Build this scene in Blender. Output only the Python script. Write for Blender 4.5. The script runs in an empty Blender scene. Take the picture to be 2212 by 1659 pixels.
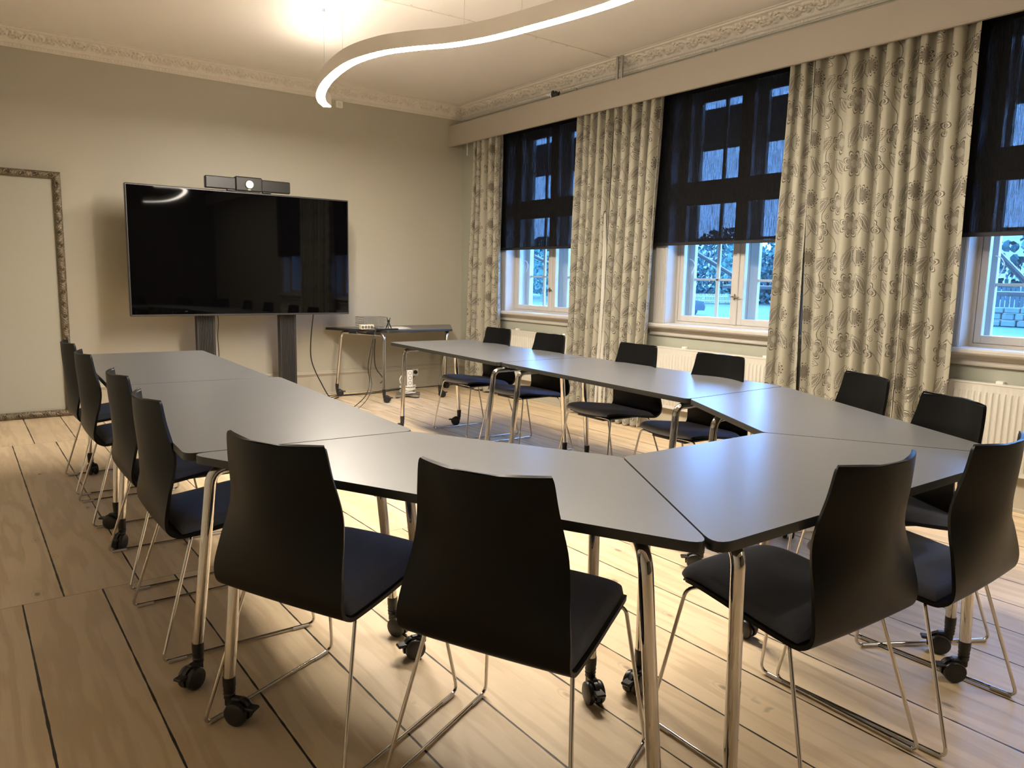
import bpy, bmesh, math, random
from mathutils import Vector, Matrix, Euler
random.seed(7)
PI = math.pi
SC = bpy.context.scene
COL = SC.collection
H = 1.307                      # eye height

# ------------------------------------------------------------------ nodes
class S:
    """small expression wrapper round a float socket"""
    nt = None
    def __init__(s, k): s.k = k
    @staticmethod
    def m(op, *a, clamp=False):
        n = S.nt.nodes.new('ShaderNodeMath'); n.operation = op; n.use_clamp = clamp
        for i, x in enumerate(a):
            if isinstance(x, S): S.nt.links.new(x.k, n.inputs[i])
            else: n.inputs[i].default_value = x
        return S(n.outputs[0])
    def __add__(s, o): return S.m('ADD', s, o)
    __radd__ = __add__
    def __sub__(s, o): return S.m('SUBTRACT', s, o)
    def __rsub__(s, o): return S.m('SUBTRACT', o, s)
    def __mul__(s, o): return S.m('MULTIPLY', s, o)
    __rmul__ = __mul__
    def __truediv__(s, o): return S.m('DIVIDE', s, o)
def sabs(a): return S.m('ABSOLUTE', a)
def ssin(a): return S.m('SINE', a)
def scos(a): return S.m('COSINE', a)
def spow(a, b): return S.m('POWER', a, b)
def smin(a, b): return S.m('MINIMUM', a, b)
def smax(a, b): return S.m('MAXIMUM', a, b)
def slt(a, b): return S.m('LESS_THAN', a, b)
def sgt(a, b): return S.m('GREATER_THAN', a, b)
def sfloor(a): return S.m('FLOOR', a)
def smod(a, b): return S.m('FLOORED_MODULO', a, b)
def sst(a, lo, hi):            # smooth ramp lo..hi -> 0..1
    n = S.nt.nodes.new('ShaderNodeMapRange'); n.interpolation_type = 'SMOOTHSTEP'
    for i, x in ((0, a), (1, lo), (2, hi)):
        if isinstance(x, S): S.nt.links.new(x.k, n.inputs[i])
        else: n.inputs[i].default_value = x
    n.inputs[3].default_value = 0; n.inputs[4].default_value = 1
    return S(n.outputs[0])

class Mat:
    def __init__(s, name):
        s.m = bpy.data.materials.new(name); s.m.use_nodes = True
        s.nt = s.m.node_tree; s.nt.nodes.clear()
        s.out = s.nt.nodes.new('ShaderNodeOutputMaterial')
        S.nt = s.nt
    def n(s, t, **kw):
        x = s.nt.nodes.new(t)
        for k, v in kw.items(): setattr(x, k, v)
        return x
    def l(s, a, b): s.nt.links.new(a.k if isinstance(a, S) else a, b)
    def coord(s, kind='Object'):
        t = s.n('ShaderNodeTexCoord'); return t.outputs[kind]
    def xyz(s, kind='Object'):
        q = s.n('ShaderNodeSeparateXYZ'); s.l(s.coord(kind), q.inputs[0])
        return [S(q.outputs[i]) for i in range(3)]
    def vec(s, x, y, z):
        c = s.n('ShaderNodeCombineXYZ')
        for i, v in enumerate((x, y, z)):
            if isinstance(v, S): s.l(v, c.inputs[i])
            else: c.inputs[i].default_value = v
        return c.outputs[0]
    def noise(s, scale, detail=4, rough=.5, vec=None, kind='Object', sc=None, dist=0):
        x = s.n('ShaderNodeTexNoise'); x.inputs['Scale'].default_value = scale
        x.inputs['Detail'].default_value = detail; x.inputs['Roughness'].default_value = rough
        x.inputs['Distortion'].default_value = dist
        v = vec if vec is not None else s.coord(kind)
        if sc:
            mp = s.n('ShaderNodeMapping'); mp.inputs['Scale'].default_value = sc; s.l(v, mp.inputs[0]); v = mp.outputs[0]
        s.l(v, x.inputs['Vector']); return S(x.outputs[0])
    def mix(s, f, a, b):
        x = s.n('ShaderNodeMix', data_type='RGBA')
        for i, v in ((0, f), (6, a), (7, b)):
            if isinstance(v, S): s.l(v, x.inputs[i])
            elif hasattr(v, 'links'): s.l(v, x.inputs[i])
            elif isinstance(v, (tuple, list)): x.inputs[i].default_value = (*v[:3], 1)
            else: x.inputs[i].default_value = v
        return x.outputs[2]
    def pr(s, color, rough=.5, metal=0, bump=None, bstr=.3, bdist=.01, sheen=0, spec=.5, coat=0):
        p = s.n('ShaderNodeBsdfPrincipled')
        def put(k, v):
            if isinstance(v, S) or hasattr(v, 'links'): s.l(v, p.inputs[k])
            elif isinstance(v, (tuple, list)): p.inputs[k].default_value = (*v[:3], 1)
            else: p.inputs[k].default_value = v
        put('Base Color', color); put('Roughness', rough); put('Metallic', metal)
        put('Specular IOR Level', spec); put('Sheen Weight', sheen); put('Coat Weight', coat)
        if bump is not None:
            b = s.n('ShaderNodeBump'); b.inputs['Strength'].default_value = bstr; b.inputs['Distance'].default_value = bdist
            s.l(bump, b.inputs['Height']); s.l(b.outputs[0], p.inputs['Normal'])
        s.l(p.outputs[0], s.out.inputs[0]); s.p = p
        return s.m

def simple(name, col, rough=.5, metal=0, var=.06, scale=12, bstr=.05, **kw):
    m = Mat(name); f = m.noise(scale, 3)
    c = m.mix(f, tuple(x*(1-var) for x in col), tuple(min(1, x*(1+var)) for x in col))
    return m.pr(c, rough, metal, bump=m.noise(scale*12, 2), bstr=bstr, bdist=.002, **kw)

M = {}
M['wall'] = simple('wall_paint', (.44, .41, .325), .55, var=.03, scale=3, bstr=.12)
M['wallg'] = simple('wall_paint_green_grey', (.38, .385, .31), .55, var=.03, scale=3, bstr=.12)
M['ceiling'] = simple('ceiling_paint', (.80, .75, .68), .7, var=.02, scale=2, bstr=.08)
M['plaster'] = simple('cornice_plaster', (.72, .66, .56), .6, var=.04, scale=20, bstr=.1)
M['darkwall'] = simple('darkened_unseen_wall', (.06, .045, .032), .5, var=.2)  # invented dark finish for the unseen front wall, keeps chair and chrome reflections dark
M['pelmet'] = simple('pelmet_paint', (.40, .355, .29), .45, var=.02, scale=4)
M['white'] = simple('white_gloss_paint', (.53, .50, .445), .28, var=.03, scale=8)
M['skirt'] = simple('skirting_paint', (.44, .40, .31), .4, var=.03, scale=6)
M['radiator'] = simple('radiator_enamel', (.60, .575, .50), .3, var=.02)
M['shell'] = simple('black_stained_plywood', (.0026, .0027, .0028), .42, var=.25, scale=30, bstr=.06, spec=.20)
M['edge'] = simple('dark_table_edge', (.022, .022, .021), .45, var=.1, scale=30)
M['black'] = simple('black_plastic', (.012, .012, .013), .35, var=.1, scale=30)
M['blackmat'] = simple('black_matt_metal', (.020, .019, .018), .5, var=.1, scale=30)
M['chrome'] = simple('chrome', (.64, .62, .60), .06, 1, var=.03, scale=10, bstr=.01)
M['steel'] = simple('grey_metal', (.45, .45, .44), .35, 1, var=.05)
M['alu'] = simple('tv_bezel_metal', (.10, .10, .105), .35, .8, var=.05)
M['brass'] = simple('aged_brass', (.22, .17, .10), .3, 1, var=.1, scale=60)
M['whplastic'] = simple('white_plastic', (.80, .77, .70), .35, var=.02)
M['cream'] = simple('cream_plastic', (.72, .66, .50), .4, var=.03)
M['socketgrey'] = simple('socket_recess', (.16, .15, .13), .5)
M['paper'] = simple('paper', (.75, .74, .70), .7, var=.03)
M['panel'] = simple('pale_grey_green_panel', (.40, .385, .31), .38, var=.02, scale=2)
M['lining'] = simple('curtain_lining', (.55, .52, .45), .8, var=.04)
M['clear'] = simple('clear_plastic_clip', (.55, .52, .48), .15, var=.05, spec=.8)
M['lens'] = simple('lens_glass', (.03, .03, .035), .08, var=.05)
M['lampbody'] = simple('lamp_white_housing', (.66, .61, .54), .5, var=.02)
M['leaf'] = simple('leafy_green', (.008, .042, .045), .8, var=.6, scale=1.3)
M['leaf2'] = simple('pale_leafy_green', (.030, .11, .10), .8, var=.6, scale=.9)
M['bark'] = simple('bark', (.06, .09, .07), .9, var=.3, scale=2)
M['grass'] = simple('pale_garden_ground', (.022, .062, .050), .9, var=.35, scale=.25)
M['hill'] = simple('wooded_hill', (.06, .08, .07), .9, var=.6, scale=.05)
M['fence'] = simple('white_fence_paint', (.30, .34, .20), .6, var=.05)
M['darkfence'] = simple('weathered_boards', (.012, .035, .04), .8, var=.5, scale=3)
M['stone'] = simple('field_stone', (.05, .09, .08), .8, var=.4, scale=1.2)
M['carpaint'] = simple('car_paint', (.006, .020, .024), .6, var=.1)
M['housepaint'] = simple('pale_house_boards', (.16, .22, .14), .7, var=.05)
M['awning'] = simple('awning_fabric', (.035, .04, .045), .8, var=.1)
M['awnarm'] = simple('grey_painted_arm', (.05, .05, .055), .5)
M['facade'] = simple('outer_wall_render', (.4, .4, .36), .8, var=.05)

# table laminate
m = Mat('grey_laminate'); f = m.noise(260, 2); g = m.noise(3, 2)
M['laminate'] = m.pr(m.mix(f, (.098, .101, .103), (.110, .113, .115)), S.m('MULTIPLY_ADD', g, .03, .30), spec=1.0)
# wool
m = Mat('charcoal_wool'); f = m.noise(420, 3, .7); g = m.noise(35, 3)
M['wool'] = m.pr(m.mix(f, (.060, .066, .092), (.225, .245, .320)), .95, bump=f, bstr=.5, bdist=.002, sheen=.35, spec=.2)
# screen
m = Mat('television_screen'); M['screen'] = m.pr((.0015, .0015, .0018), m.noise(1.5, 2)*.01 + .025, spec=.30)
# bronze frame
m = Mat('antique_silver_gilt'); f = m.noise(90, 5, .7); g = m.noise(25, 3)
M['gilt'] = m.pr(m.mix(g, (.10, .075, .045), (.34, .29, .22)), .30, .85, bump=f, bstr=.8, bdist=.006)
# relief plaster bump already in geometry
# emission
def emis(name, col, st):
    m = Mat(name); e = m.n('ShaderNodeEmission'); e.inputs[0].default_value = (*col, 1); e.inputs[1].default_value = st
    m.l(e.outputs[0], m.out.inputs[0]); return m.m
M['glow_down'] = emis('lamp_diffuser', (1, .89, .75), 128)
M['glow_up'] = emis('lamp_upper_diffuser', (1, .89, .75), 18)
M['glow_down_dim'] = emis('dimmed_lamp_diffuser', (1, .89, .75), 24)
M['glow_up_dim'] = emis('dimmed_upper_diffuser', (1, .89, .75), 10)
# thin window glass
m = Mat('window_glass'); t = m.n('ShaderNodeBsdfTransparent'); t.inputs[0].default_value = (.93, .97, .97, 1)
gl = m.n('ShaderNodeBsdfGlossy'); gl.inputs['Roughness'].default_value = .02
ge = m.n('ShaderNodeNewGeometry'); dt = m.n('ShaderNodeVectorMath', operation='DOT_PRODUCT'); m.l(ge.outputs['Incoming'], dt.inputs[0]); m.l(ge.outputs['Normal'], dt.inputs[1])
fr = S.m('MULTIPLY_ADD', spow(1 - sabs(S(dt.outputs['Value'])), 5), .9, .03)
mx = m.n('ShaderNodeMixShader'); m.l(fr, mx.inputs[0]); m.l(t.outputs[0], mx.inputs[1]); m.l(gl.outputs[0], mx.inputs[2]); m.l(mx.outputs[0], m.out.inputs[0])
M['glass'] = m.m
# blind mesh fabric
m = Mat('dark_screen_fabric')
f = m.noise(1, 3, .6, sc=(1, 420, 9)); f2 = m.noise(1, 2, .5, sc=(1, 60, 60))
op = S.m('MULTIPLY_ADD', sst(f, .30, .72), .058, .005)
df = m.n('ShaderNodeBsdfDiffuse'); m.l(m.mix(f2, (.008, .008, .0088), (.012, .012, .0125)), df.inputs[0])
t = m.n('ShaderNodeBsdfTransparent')
mx = m.n('ShaderNodeMixShader'); m.l(op, mx.inputs[0]); m.l(df.outputs[0], mx.inputs[1]); m.l(t.outputs[0], mx.inputs[2]); m.l(mx.outputs[0], m.out.inputs[0])
M['blind'] = m.m

# ---- floor boards (run along y, header joints across the room)
m = Mat('pine_floor_boards')
x, y, z = m.xyz('Object')
blk = sfloor((y - .18)/3.2)
W = .278
xo = x - .14 + smod(blk*.137, .278) + (y*.0)
pi_ = sfloor(xo/W)
fx = smod(xo, W)
edge = smin(fx, W - fx)
wob = m.noise(1, 2, sc=(3, 9, 1))
gapw = S.m('MULTIPLY_ADD', wob, .0075, .0004)
gap = S.m('SUBTRACT', 1, sst(edge, gapw*.6, gapw))
fy = smod(y - .18, 3.2); ey = smin(fy, 3.2 - fy)
gapy = (1 - sst(ey, .0007, .0022))*.8
wn = m.n('ShaderNodeTexWhiteNoise'); wn.noise_dimensions = '2D'; m.l(m.vec(pi_, blk, 0), wn.inputs['Vector'])
rnd = S(wn.outputs[0])
# grain coordinates: shifted per board
gx = x + rnd*7.3; gy = y + rnd*13.1
gv = m.vec(gx*1.0, gy*.10, rnd*3)
n1 = m.noise(9, 3, .5, vec=gv)
ring = ssin((gx*34 + n1*26)*1.0)
ring2 = m.noise(1, 4, .65, vec=m.vec(gx*160, gy*4, rnd*5))
fine = sst(ring, -.6, 1)*.55 + ring2*.6
kn = m.n('ShaderNodeTexVoronoi'); kn.feature = 'F1'; kn.inputs['Scale'].default_value = 1
m.l(m.vec(gx*5.2, gy*2.4, rnd*9), kn.inputs['Vector'])
kd = S(kn.outputs['Distance'])
knot = (1 - sst(kd, .03, .085)); kring = (1 - sst(sabs(kd - .105), 0, .02))*.5
blot = m.noise(1, 5, .6, sc=(1.6, .8, 1))
c = m.mix(fine, (.80, .64, .42), (.60, .455, .28))
c = m.mix(rnd*.30, c, (.34, .235, .14))
c = m.mix(sst(blot, .52, .75)*.35, c, (.34, .26, .18))
c = m.mix(smin(knot*.75 + kring*.4, 1), c, (.20, .125, .065))
stn = m.noise(1, 3, .6, sc=(6, 5, 1)); c = m.mix(sst(stn, .70, .76)*.45, c, (.16, .115, .075))
c = m.mix(smax(gap, gapy), c, (.006, .004, .003))
rough = S.m('MULTIPLY_ADD', blot, .25, .36)
hgt = fine*.10 - smax(gap, gapy)*1.0
M['floor'] = m.pr(c, rough, bump=hgt, bstr=.5, bdist=.004, spec=.45)

# ---- curtain: printed floral linen, uses the cloth's own metres as UV
m = Mat('floral_linen')
u, v, _ = m.xyz('UV')
TW, TH = .64, .40
du0 = (m.noise(22, 2, vec=m.coord('UV')) - .5)*.016; dv0 = (m.noise(22, 2, vec=m.vec(u+5, v+3, 0)) - .5)*.016
u = u + du0; v = v + dv0
def wrap(a, P): return smod(a + P/2, P) - P/2
dark = None; light = None; tone = None
def add_(d, l, t):
    global dark, light, tone
    dark = d if dark is None else smax(dark, d)
    light = l if light is None else smax(light, l)
    tone = t if tone is None else smax(tone, t)
def line(a, w): return 1 - sst(sabs(a), w*.45, w)
def local(cx, cy, rot=0):
    a = wrap(u - cx, TW); b = wrap(v - cy, TH)
    if rot:
        ca, sa = math.cos(rot), math.sin(rot)
        a, b = a*ca + b*sa, b*ca - a*sa
    return a, b
def flower(cx, cy, R, n, ph=0, p=.8, dk=.5, core=.3):
    a, b = local(cx, cy); r = S.m('SQRT', a*a + b*b); th = S.m('ARCTAN2', b, a) + ph
    pet = spow(sabs(scos(th*(n/2))), p)
    Ro = pet*(R*.5) + R*.5
    q = r/Ro
    ins = slt(q, 1)
    d = smax(line(r - Ro, .0032), line(r - Ro*.72, .0024))
    vein = sst(ssin(th*n*3)*ssin(r*520), .25, .8)*ins*sgt(q, .35)
    dots = sst(ssin(a*700)*ssin(b*700), .1, .6)*slt(r, R*core)
    l = smax(line(r - Ro*.86, .0030), dots)
    add_(smax(d, vein*.75), l, ins*dk)
def leafm(cx, cy, L, wd, rot, dk=.45, n=9):
    a, b = local(cx, cy, rot); t = a/L                 # -1..1
    prof = smax(1 - t*t, 0)*wd
    ser = sabs(ssin(a*(PI*n/L)))*wd*.22
    e = sabs(b) - (prof - ser*slt(sabs(t), .9))
    on = slt(sabs(t), 1)
    ins = slt(e, 0)*on
    vein = sst(ssin((a + sabs(b)*1.2)*(PI*2*n/L)), .2, .8)*ins
    add_(smax(line(e, .0030)*on, vein*.6), smax(line(e + .006, .0030)*ins, line(b, .002)*ins), ins*dk)
def scroll(cx, cy, R, s=1):
    a, b = local(cx, cy); r = S.m('SQRT', a*a + b*b); th = S.m('ARCTAN2', b, a*s)
    sp = smod(th/(2*PI) - r/(R*.55) + 4, 1)
    on = slt(r, R)
    add_(line(sp - .5, .17)*on, line(sp - .82, .10)*on*.8, on*.0)
flower(.10, .10, .086, 8, .3)
flower(.42, .06, .074, 6, .1, core=.4)
flower(.25, .29, .062, 14, 0, .6, dk=.95, core=.0)
flower(.57, .25, .076, 7, .8, core=.35)
leafm(.09, .28, .090, .044, 1.1)
leafm(.28, .11, .080, .040, -1.0, dk=.55)
leafm(.41, .23, .090, .044, .7, dk=.7)
leafm(.57, .09, .070, .034, 2.2)
leafm(.40, .37, .060, .030, -.4)
scroll(.18, .19, .024); scroll(.48, .16, .022, -1); scroll(.30, .20, .018)
# trailing stems
st1 = wrap(u - .20 - ssin(v*(2*PI/TH))*.07, TW); st2 = wrap(u - .50 - ssin(v*(2*PI/TH) + 2.2)*.06, TW)
stem = smax(line(st1, .003), line(st2, .003))
weave = m.noise(1, 2, .5, vec=m.vec(u*900, v*120, 0)); slub = m.noise(1, 3, .6, vec=m.vec(u*12, v*300, 0))
base = m.mix(slub, (.335, .310, .240), (.41, .385, .300))
base = m.mix(tone*.85, base, (.125, .106, .082))
base = m.mix(smax(dark, stem)*.92, base, (.050, .040, .030))
base = m.mix(light*.9*(1 - dark*.7), base, (.68, .65, .56))
M['floral'] = m.pr(base, .85, bump=weave*.3 + light*.5, bstr=.15, bdist=.002, sheen=.15, spec=.2)

# ------------------------------------------------------------------ mesh helpers
class MB:
    def __init__(s): s.v = []; s.f = []; s.mi = []; s.uv = {}
    def add(s, vs, fs, mi=0):
        o = len(s.v); s.v += [tuple(p) for p in vs]; s.f += [tuple(i+o for i in f) for f in fs]; s.mi += [mi]*len(fs); return o
    def box(s, x0, x1, y0, y1, z0, z1, mi=0):
        s.add([(x0,y0,z0),(x1,y0,z0),(x1,y1,z0),(x0,y1,z0),(x0,y0,z1),(x1,y0,z1),(x1,y1,z1),(x0,y1,z1)],
              [(0,3,2,1),(4,5,6,7),(0,1,5,4),(1,2,6,5),(2,3,7,6),(3,0,4,7)], mi); return s
    def rbox(s, x0, x1, y0, y1, z0, z1, r=.004, mi=0):
        """box with chamfered edges"""
        def ring(z, k):
            return [(x0+k,y0+r,z),(x0+r,y0+k,z),(x1-r,y0+k,z),(x1-k,y0+r,z),(x1-k,y1-r,z),(x1-r,y1-k,z),(x0+r,y1-k,z),(x0+k,y1-r,z)]
        rings = [ring(z0, r), ring(z0+r, 0), ring(z1-r, 0), ring(z1, r)]
        rings[0] = [(min(max(p[0], x0+r), x1-r), min(max(p[1], y0+r), y1-r), z0) for p in rings[0]]
        rings[3] = [(min(max(p[0], x0+r), x1-r), min(max(p[1], y0+r), y1-r), z1) for p in rings[3]]
        s.loft(rings, mi); return s
    def loft(s, rings, mi=0, closed=True, caps=True):
        n = len(rings[0]); vs = [p for R in rings for p in R]; fs = []
        for i in range(len(rings)-1):
            for j in range(n if closed else n-1):
                k = (j+1) % n
                fs.append((i*n+j, i*n+k, (i+1)*n+k, (i+1)*n+j))
        if caps and closed:
            fs.append(tuple(range(n-1, -1, -1))); fs.append(tuple((len(rings)-1)*n+j for j in range(n)))
        s.add(vs, fs, mi); return s
    def tube(s, path, r, n=10, mi=0, caps=True):
        P = [Vector(p) for p in path]; rs = r if isinstance(r, (list, tuple)) else [r]*len(P)
        T = []
        for i in range(len(P)):
            a = P[max(i-1, 0)]; b = P[min(i+1, len(P)-1)]; T.append((b-a).normalized())
        ref = Vector((0,0,1)) if abs(T[0].z) < .9 else Vector((1,0,0))
        N = (ref - T[0]*ref.dot(T[0])).normalized(); rings = []
        for i, p in enumerate(P):
            N = (N - T[i]*N.dot(T[i])).normalized(); B = T[i].cross(N)
            rings.append([tuple(p + (N*math.cos(2*PI*j/n) + B*math.sin(2*PI*j/n))*rs[i]) for j in range(n)])
        s.loft(rings, mi, caps=caps); return s
    def cyl(s, a, b, r, n=16, mi=0, r2=None):
        return s.tube([a, b], [r, r if r2 is None else r2], n, mi)
    def lathe(s, c, prof, n=20, axis='z', mi=0):
        rings = []
        for r, h in prof:
            R = []
            for j in range(n):
                t = 2*PI*j/n; a, b = r*math.cos(t), r*math.sin(t)
                if axis == 'z': R.append((c[0]+a, c[1]+b, c[2]+h))
                elif axis == 'x': R.append((c[0]+h, c[1]+a, c[2]+b))
                else: R.append((c[0]-a, c[1]+h, c[2]+b))
            rings.append(R)
        s.loft(rings, mi); return s
    def prism(s, poly, z0, z1, mi=0, mi_side=None, ch=0):
        n = len(poly)
        if ch:
            c = Vector((sum(p[0] for p in poly)/n, sum(p[1] for p in poly)/n))
            def ins(p): d = Vector(p[:2]) - c; return (p[0]-d.x/d.length*ch, p[1]-d.y/d.length*ch)
            rings = [[(p[0],p[1],z0) for p in poly], [(p[0],p[1],z1-ch) for p in poly], [(*ins(p), z1) for p in poly]]
        else: rings = [[(p[0],p[1],z0) for p in poly], [(p[0],p[1],z1) for p in poly]]
        o = len(s.f); s.loft(rings, mi)
        if mi_side is not None:
            for k in range(o, len(s.f)-2): s.mi[k] = mi_side
            s.mi[len(s.f)-2] = mi_side
        return s
    def ext(s, prof, a, b, up=(0,0,1), side=(1,0,0), mi=0):
        """extrude a closed 2-D profile (side, up) from a to b"""
        a, b, up, side = Vector(a), Vector(b), Vector(up), Vector(side)
        s.loft([[tuple(q + side*p[0] + up*p[1]) for p in prof] for q in (a, b)], mi); return s
    def grid(s, P, mi=0, closed_u=False):
        n, k = len(P), len(P[0])
        s.add([p for r in P for p in r], [(i*k+j, (i+1)*k+j, (i+1)*k+j+1, i*k+j+1) for i in range(n-1) for j in range(k-1)], mi); return s
    def sphere(s, c, r, n=10, mi=0, sx=1, sy=1, sz=1):
        rings = []
        for i in range(1, n):
            a = PI*i/n; rings.append([(c[0]+r*sx*math.sin(a)*math.cos(2*PI*j/(n*2)), c[1]+r*sy*math.sin(a)*math.sin(2*PI*j/(n*2)), c[2]-r*sz*math.cos(a)) for j in range(n*2)])
        s.loft(rings, mi); return s
    def move(s, d):
        s.v = [(p[0]+d[0], p[1]+d[1], p[2]+d[2]) for p in s.v]; return s
    def xf(s, M4):
        s.v = [tuple(M4 @ Vector(p)) for p in s.v]; return s

def obj(name, mb, mats, parent=None, smooth=False, angle=35):
    me = bpy.data.meshes.new(name); me.from_pydata(mb.v, [], mb.f)
    if not isinstance(mats, (list, tuple)): mats = [mats]
    for q in mats: me.materials.append(M[q] if isinstance(q, str) else q)
    for p, i in zip(me.polygons, mb.mi): p.material_index = i
    bm = bmesh.new(); bm.from_mesh(me); bmesh.ops.recalc_face_normals(bm, faces=bm.faces); bm.to_mesh(me); bm.free()
    if smooth:
        for p in me.polygons: p.use_smooth = True
        me.set_sharp_from_angle(angle=math.radians(angle))
    me.update()
    o = bpy.data.objects.new(name, me); COL.objects.link(o)
    if parent: o.parent = parent
    return o
def tag(o, label=None, cat=None, group=None, kind=None):
    if label: o['label'] = label
    if cat: o['category'] = cat
    if group: o['group'] = group
    if kind: o['kind'] = kind
    return o
def thing(name, loc, label, cat, group=None, rz=0):
    o = bpy.data.objects.new(name, None); COL.objects.link(o); o.empty_display_size = .1
    o.location = loc; o.rotation_euler = (0, 0, rz); return tag(o, label, cat, group)
def struct(name, mb, mats, parent=None, **k):
    o = obj(name, mb, mats, parent, **k)
    if parent is None: o['kind'] = 'structure'
    return o
def copy_tree(o, parent=None):
    c = o.copy(); COL.objects.link(c)
    if parent: c.parent = parent
    for ch in o.children: copy_tree(ch, c)
    return c
def fillet(pts, r, n=6):
    P = [Vector(p) for p in pts]; rs = r if isinstance(r, (list, tuple)) else [r]*len(P); out = [P[0]]
    for i in range(1, len(P)-1):
        a = P[i-1]-P[i]; b = P[i+1]-P[i]; la, lb = a.length, b.length; a.normalize(); b.normalize()
        ang = a.angle(b); d = min(rs[i]/math.tan(ang/2), la*.48, lb*.48)
        p0, p1 = P[i]+a*d, P[i]+b*d
        for k in range(n+1):
            t = k/n; out.append(p0*(1-t)**2 + P[i]*2*t*(1-t) + p1*t*t)
    out.append(P[-1]); return [tuple(p) for p in out]
def spline(pts, n=12):
    P = [Vector(p) for p in pts]; P = [P[0]*2-P[1]] + P + [P[-1]*2-P[-2]]; out = []
    for i in range(1, len(P)-2):
        for k in range(n):
            t = k/n; a, b, c, d = P[i-1:i+3]
            out.append(.5*((2*b)+(c-a)*t+(2*a-5*b+4*c-d)*t*t+(3*b-a-3*c+d)*t**3))
    out.append(P[-2]); return [tuple(p) for p in out]
def catm(vals, t):
    """catmull-rom through list of tuples, t in 0..len-1"""
    n = len(vals); i = min(int(t), n-2); f = t-i
    a, b, c, d = vals[max(i-1,0)], vals[i], vals[i+1], vals[min(i+2,n-1)]
    return [.5*((2*q)+(r-p)*f+(2*p-5*q+4*r-w)*f*f+(3*q-p-3*r+w)*f**3) for p,q,r,w in zip(a,b,c,d)]

# ------------------------------------------------------------------ room
D, RX, ZC = 7.80, 4.975, 3.26
LX, FY = -.75, -3.7
struct('floor', MB().box(LX-.1, RX+.36, FY-.1, D+.1, -.12, 0), 'floor')
struct('ceiling', MB().box(LX-.1, RX+.36, FY-.1, D+.1, ZC, ZC+.15), 'ceiling')
struct('wall_back', MB().box(LX-.1, RX+.36, D, D+.15, 0, ZC), 'wall')
struct('wall_left', MB().box(LX-.15, LX, FY, D, 0, ZC), 'wall')
struct('wall_front', MB().box(LX-.1, RX+.36, FY-.15, FY, 0, ZC), 'darkwall')
WC = [6.21, 3.856, 1.46]; HW = .638; ZS, ZT = .945, 2.92; WX = 5.335
w = MB(); ys = [D]
for c in WC: ys += [c+HW, c-HW]
ys.append(FY)
for i in range(0, len(ys), 2): w.box(RX, WX, ys[i+1], ys[i], 0, ZC)
for c in WC:
    w.box(RX, WX, c-HW, c+HW, 0, ZS-.02); w.box(RX, WX, c-HW, c+HW, ZT, ZC)
struct('wall_right', w, 'wallg')

# cornices with relief scrolls (real geometry)
def sc_(u):
    return u - math.floor(u)
def relief(u, t):
    """u metres along, t 0..1 over the frieze; scrolls and leaves in relief"""
    h = 0; P = .46; uu = u % P; y_ = t*.13
    def rad(cx, cy): return math.hypot(uu-cx, y_-cy), math.atan2(y_-cy, uu-cx)
    for cx, cy, R, k, s in ((.075,.065,.045,5,1),(.19,.06,.036,3,-1),(.285,.07,.04,4,1),(.39,.062,.042,6,-1)):
        r, th = rad(cx, cy)
        if r < R*1.35:
            h = max(h, math.exp(-((r-R)/.008)**2)*(.6+.4*math.cos(k*th+s*1.3)))
            h = max(h, math.exp(-(r/(R*.35))**2)*.9)
            if r < R: h = max(h, (.35+.45*math.cos(k*th - s*r*90))*.9)
    w_ = .065+.04*math.sin(2*PI*uu/P*2+.7); h = max(h, math.exp(-((y_-w_)/.007)**2)*.8)
    h = max(h, .5*math.exp(-((y_-(.065+.05*math.sin(2*PI*uu/P*3)))/.006)**2))
    return max(h, 0)*math.sin(PI*min(max(t,0),1))**.4
CORN = [(0,0),(.012,0),(.012,.008),(.022,.012),(.022,.030),(.030,.036)]        # (out, up) dentil band
def cornice(name, L, place, seed=0):
    mb = MB(); P = []
    n = int(L/.0065); K = 22
    for i in range(n+1):
        u = L*i/n; row = []
        dent = 1 if (u/.028) % 1 < .6 else 0
        for (o_, z_) in [(0,0),(.010,0),(.012,.006),(.018+.005*dent,.010),(.020+.005*dent,.026),(.020,.028),(.028,.032),(.030,.036)]: row.append((u, o_, z_))
        for k in range(K+1):
            t = k/K; a = t*PI/2
            o_ = .032 + .080*(1-math.cos(a)); z_ = .040 + .080*math.sin(a)
            hh = relief(u+seed, t)*.026
            row.append((u, o_ + hh*math.cos(a)*1, z_ - hh*math.sin(a)*1))
        for (o_, z_) in [(.114,.122),(.118,.122),(.122,.127),(.124,.133),(.132,.134),(.140,.136),(.140,.14)]: row.append((u, o_, z_))
        P.append([place(*q) for q in row])
    mb.grid(P); return struct(name, mb, 'plaster', smooth=True, angle=50)
cornice('trim_1', RX-LX, lambda u,o,z: (LX+u, D-o, 3.12+z))
cornice('trim_2', D-FY, lambda u,o,z: (RX-o, FY+u, 3.12+z), .2)
# skirting boards
SK = [(0,0),(.022,0),(.022,.018),(.016,.024),(.016,.205),(.021,.211),(.021,.218),(.030,.224),(.034,.234),(.030,.245),(.018,.250),(.012,.262),(0,.264)]
struct('baseboard_back', MB().ext(SK, (LX,D,0), (RX,D,0), side=(0,-1,0)), 'skirt')
struct('baseboard_right', MB().ext(SK, (RX,FY,0), (RX,D,0), side=(-1,0,0)), 'skirt')
struct('baseboard_left', MB().ext(SK, (LX,FY,0), (LX,D,0), side=(1,0,0)), 'skirt')

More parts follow.
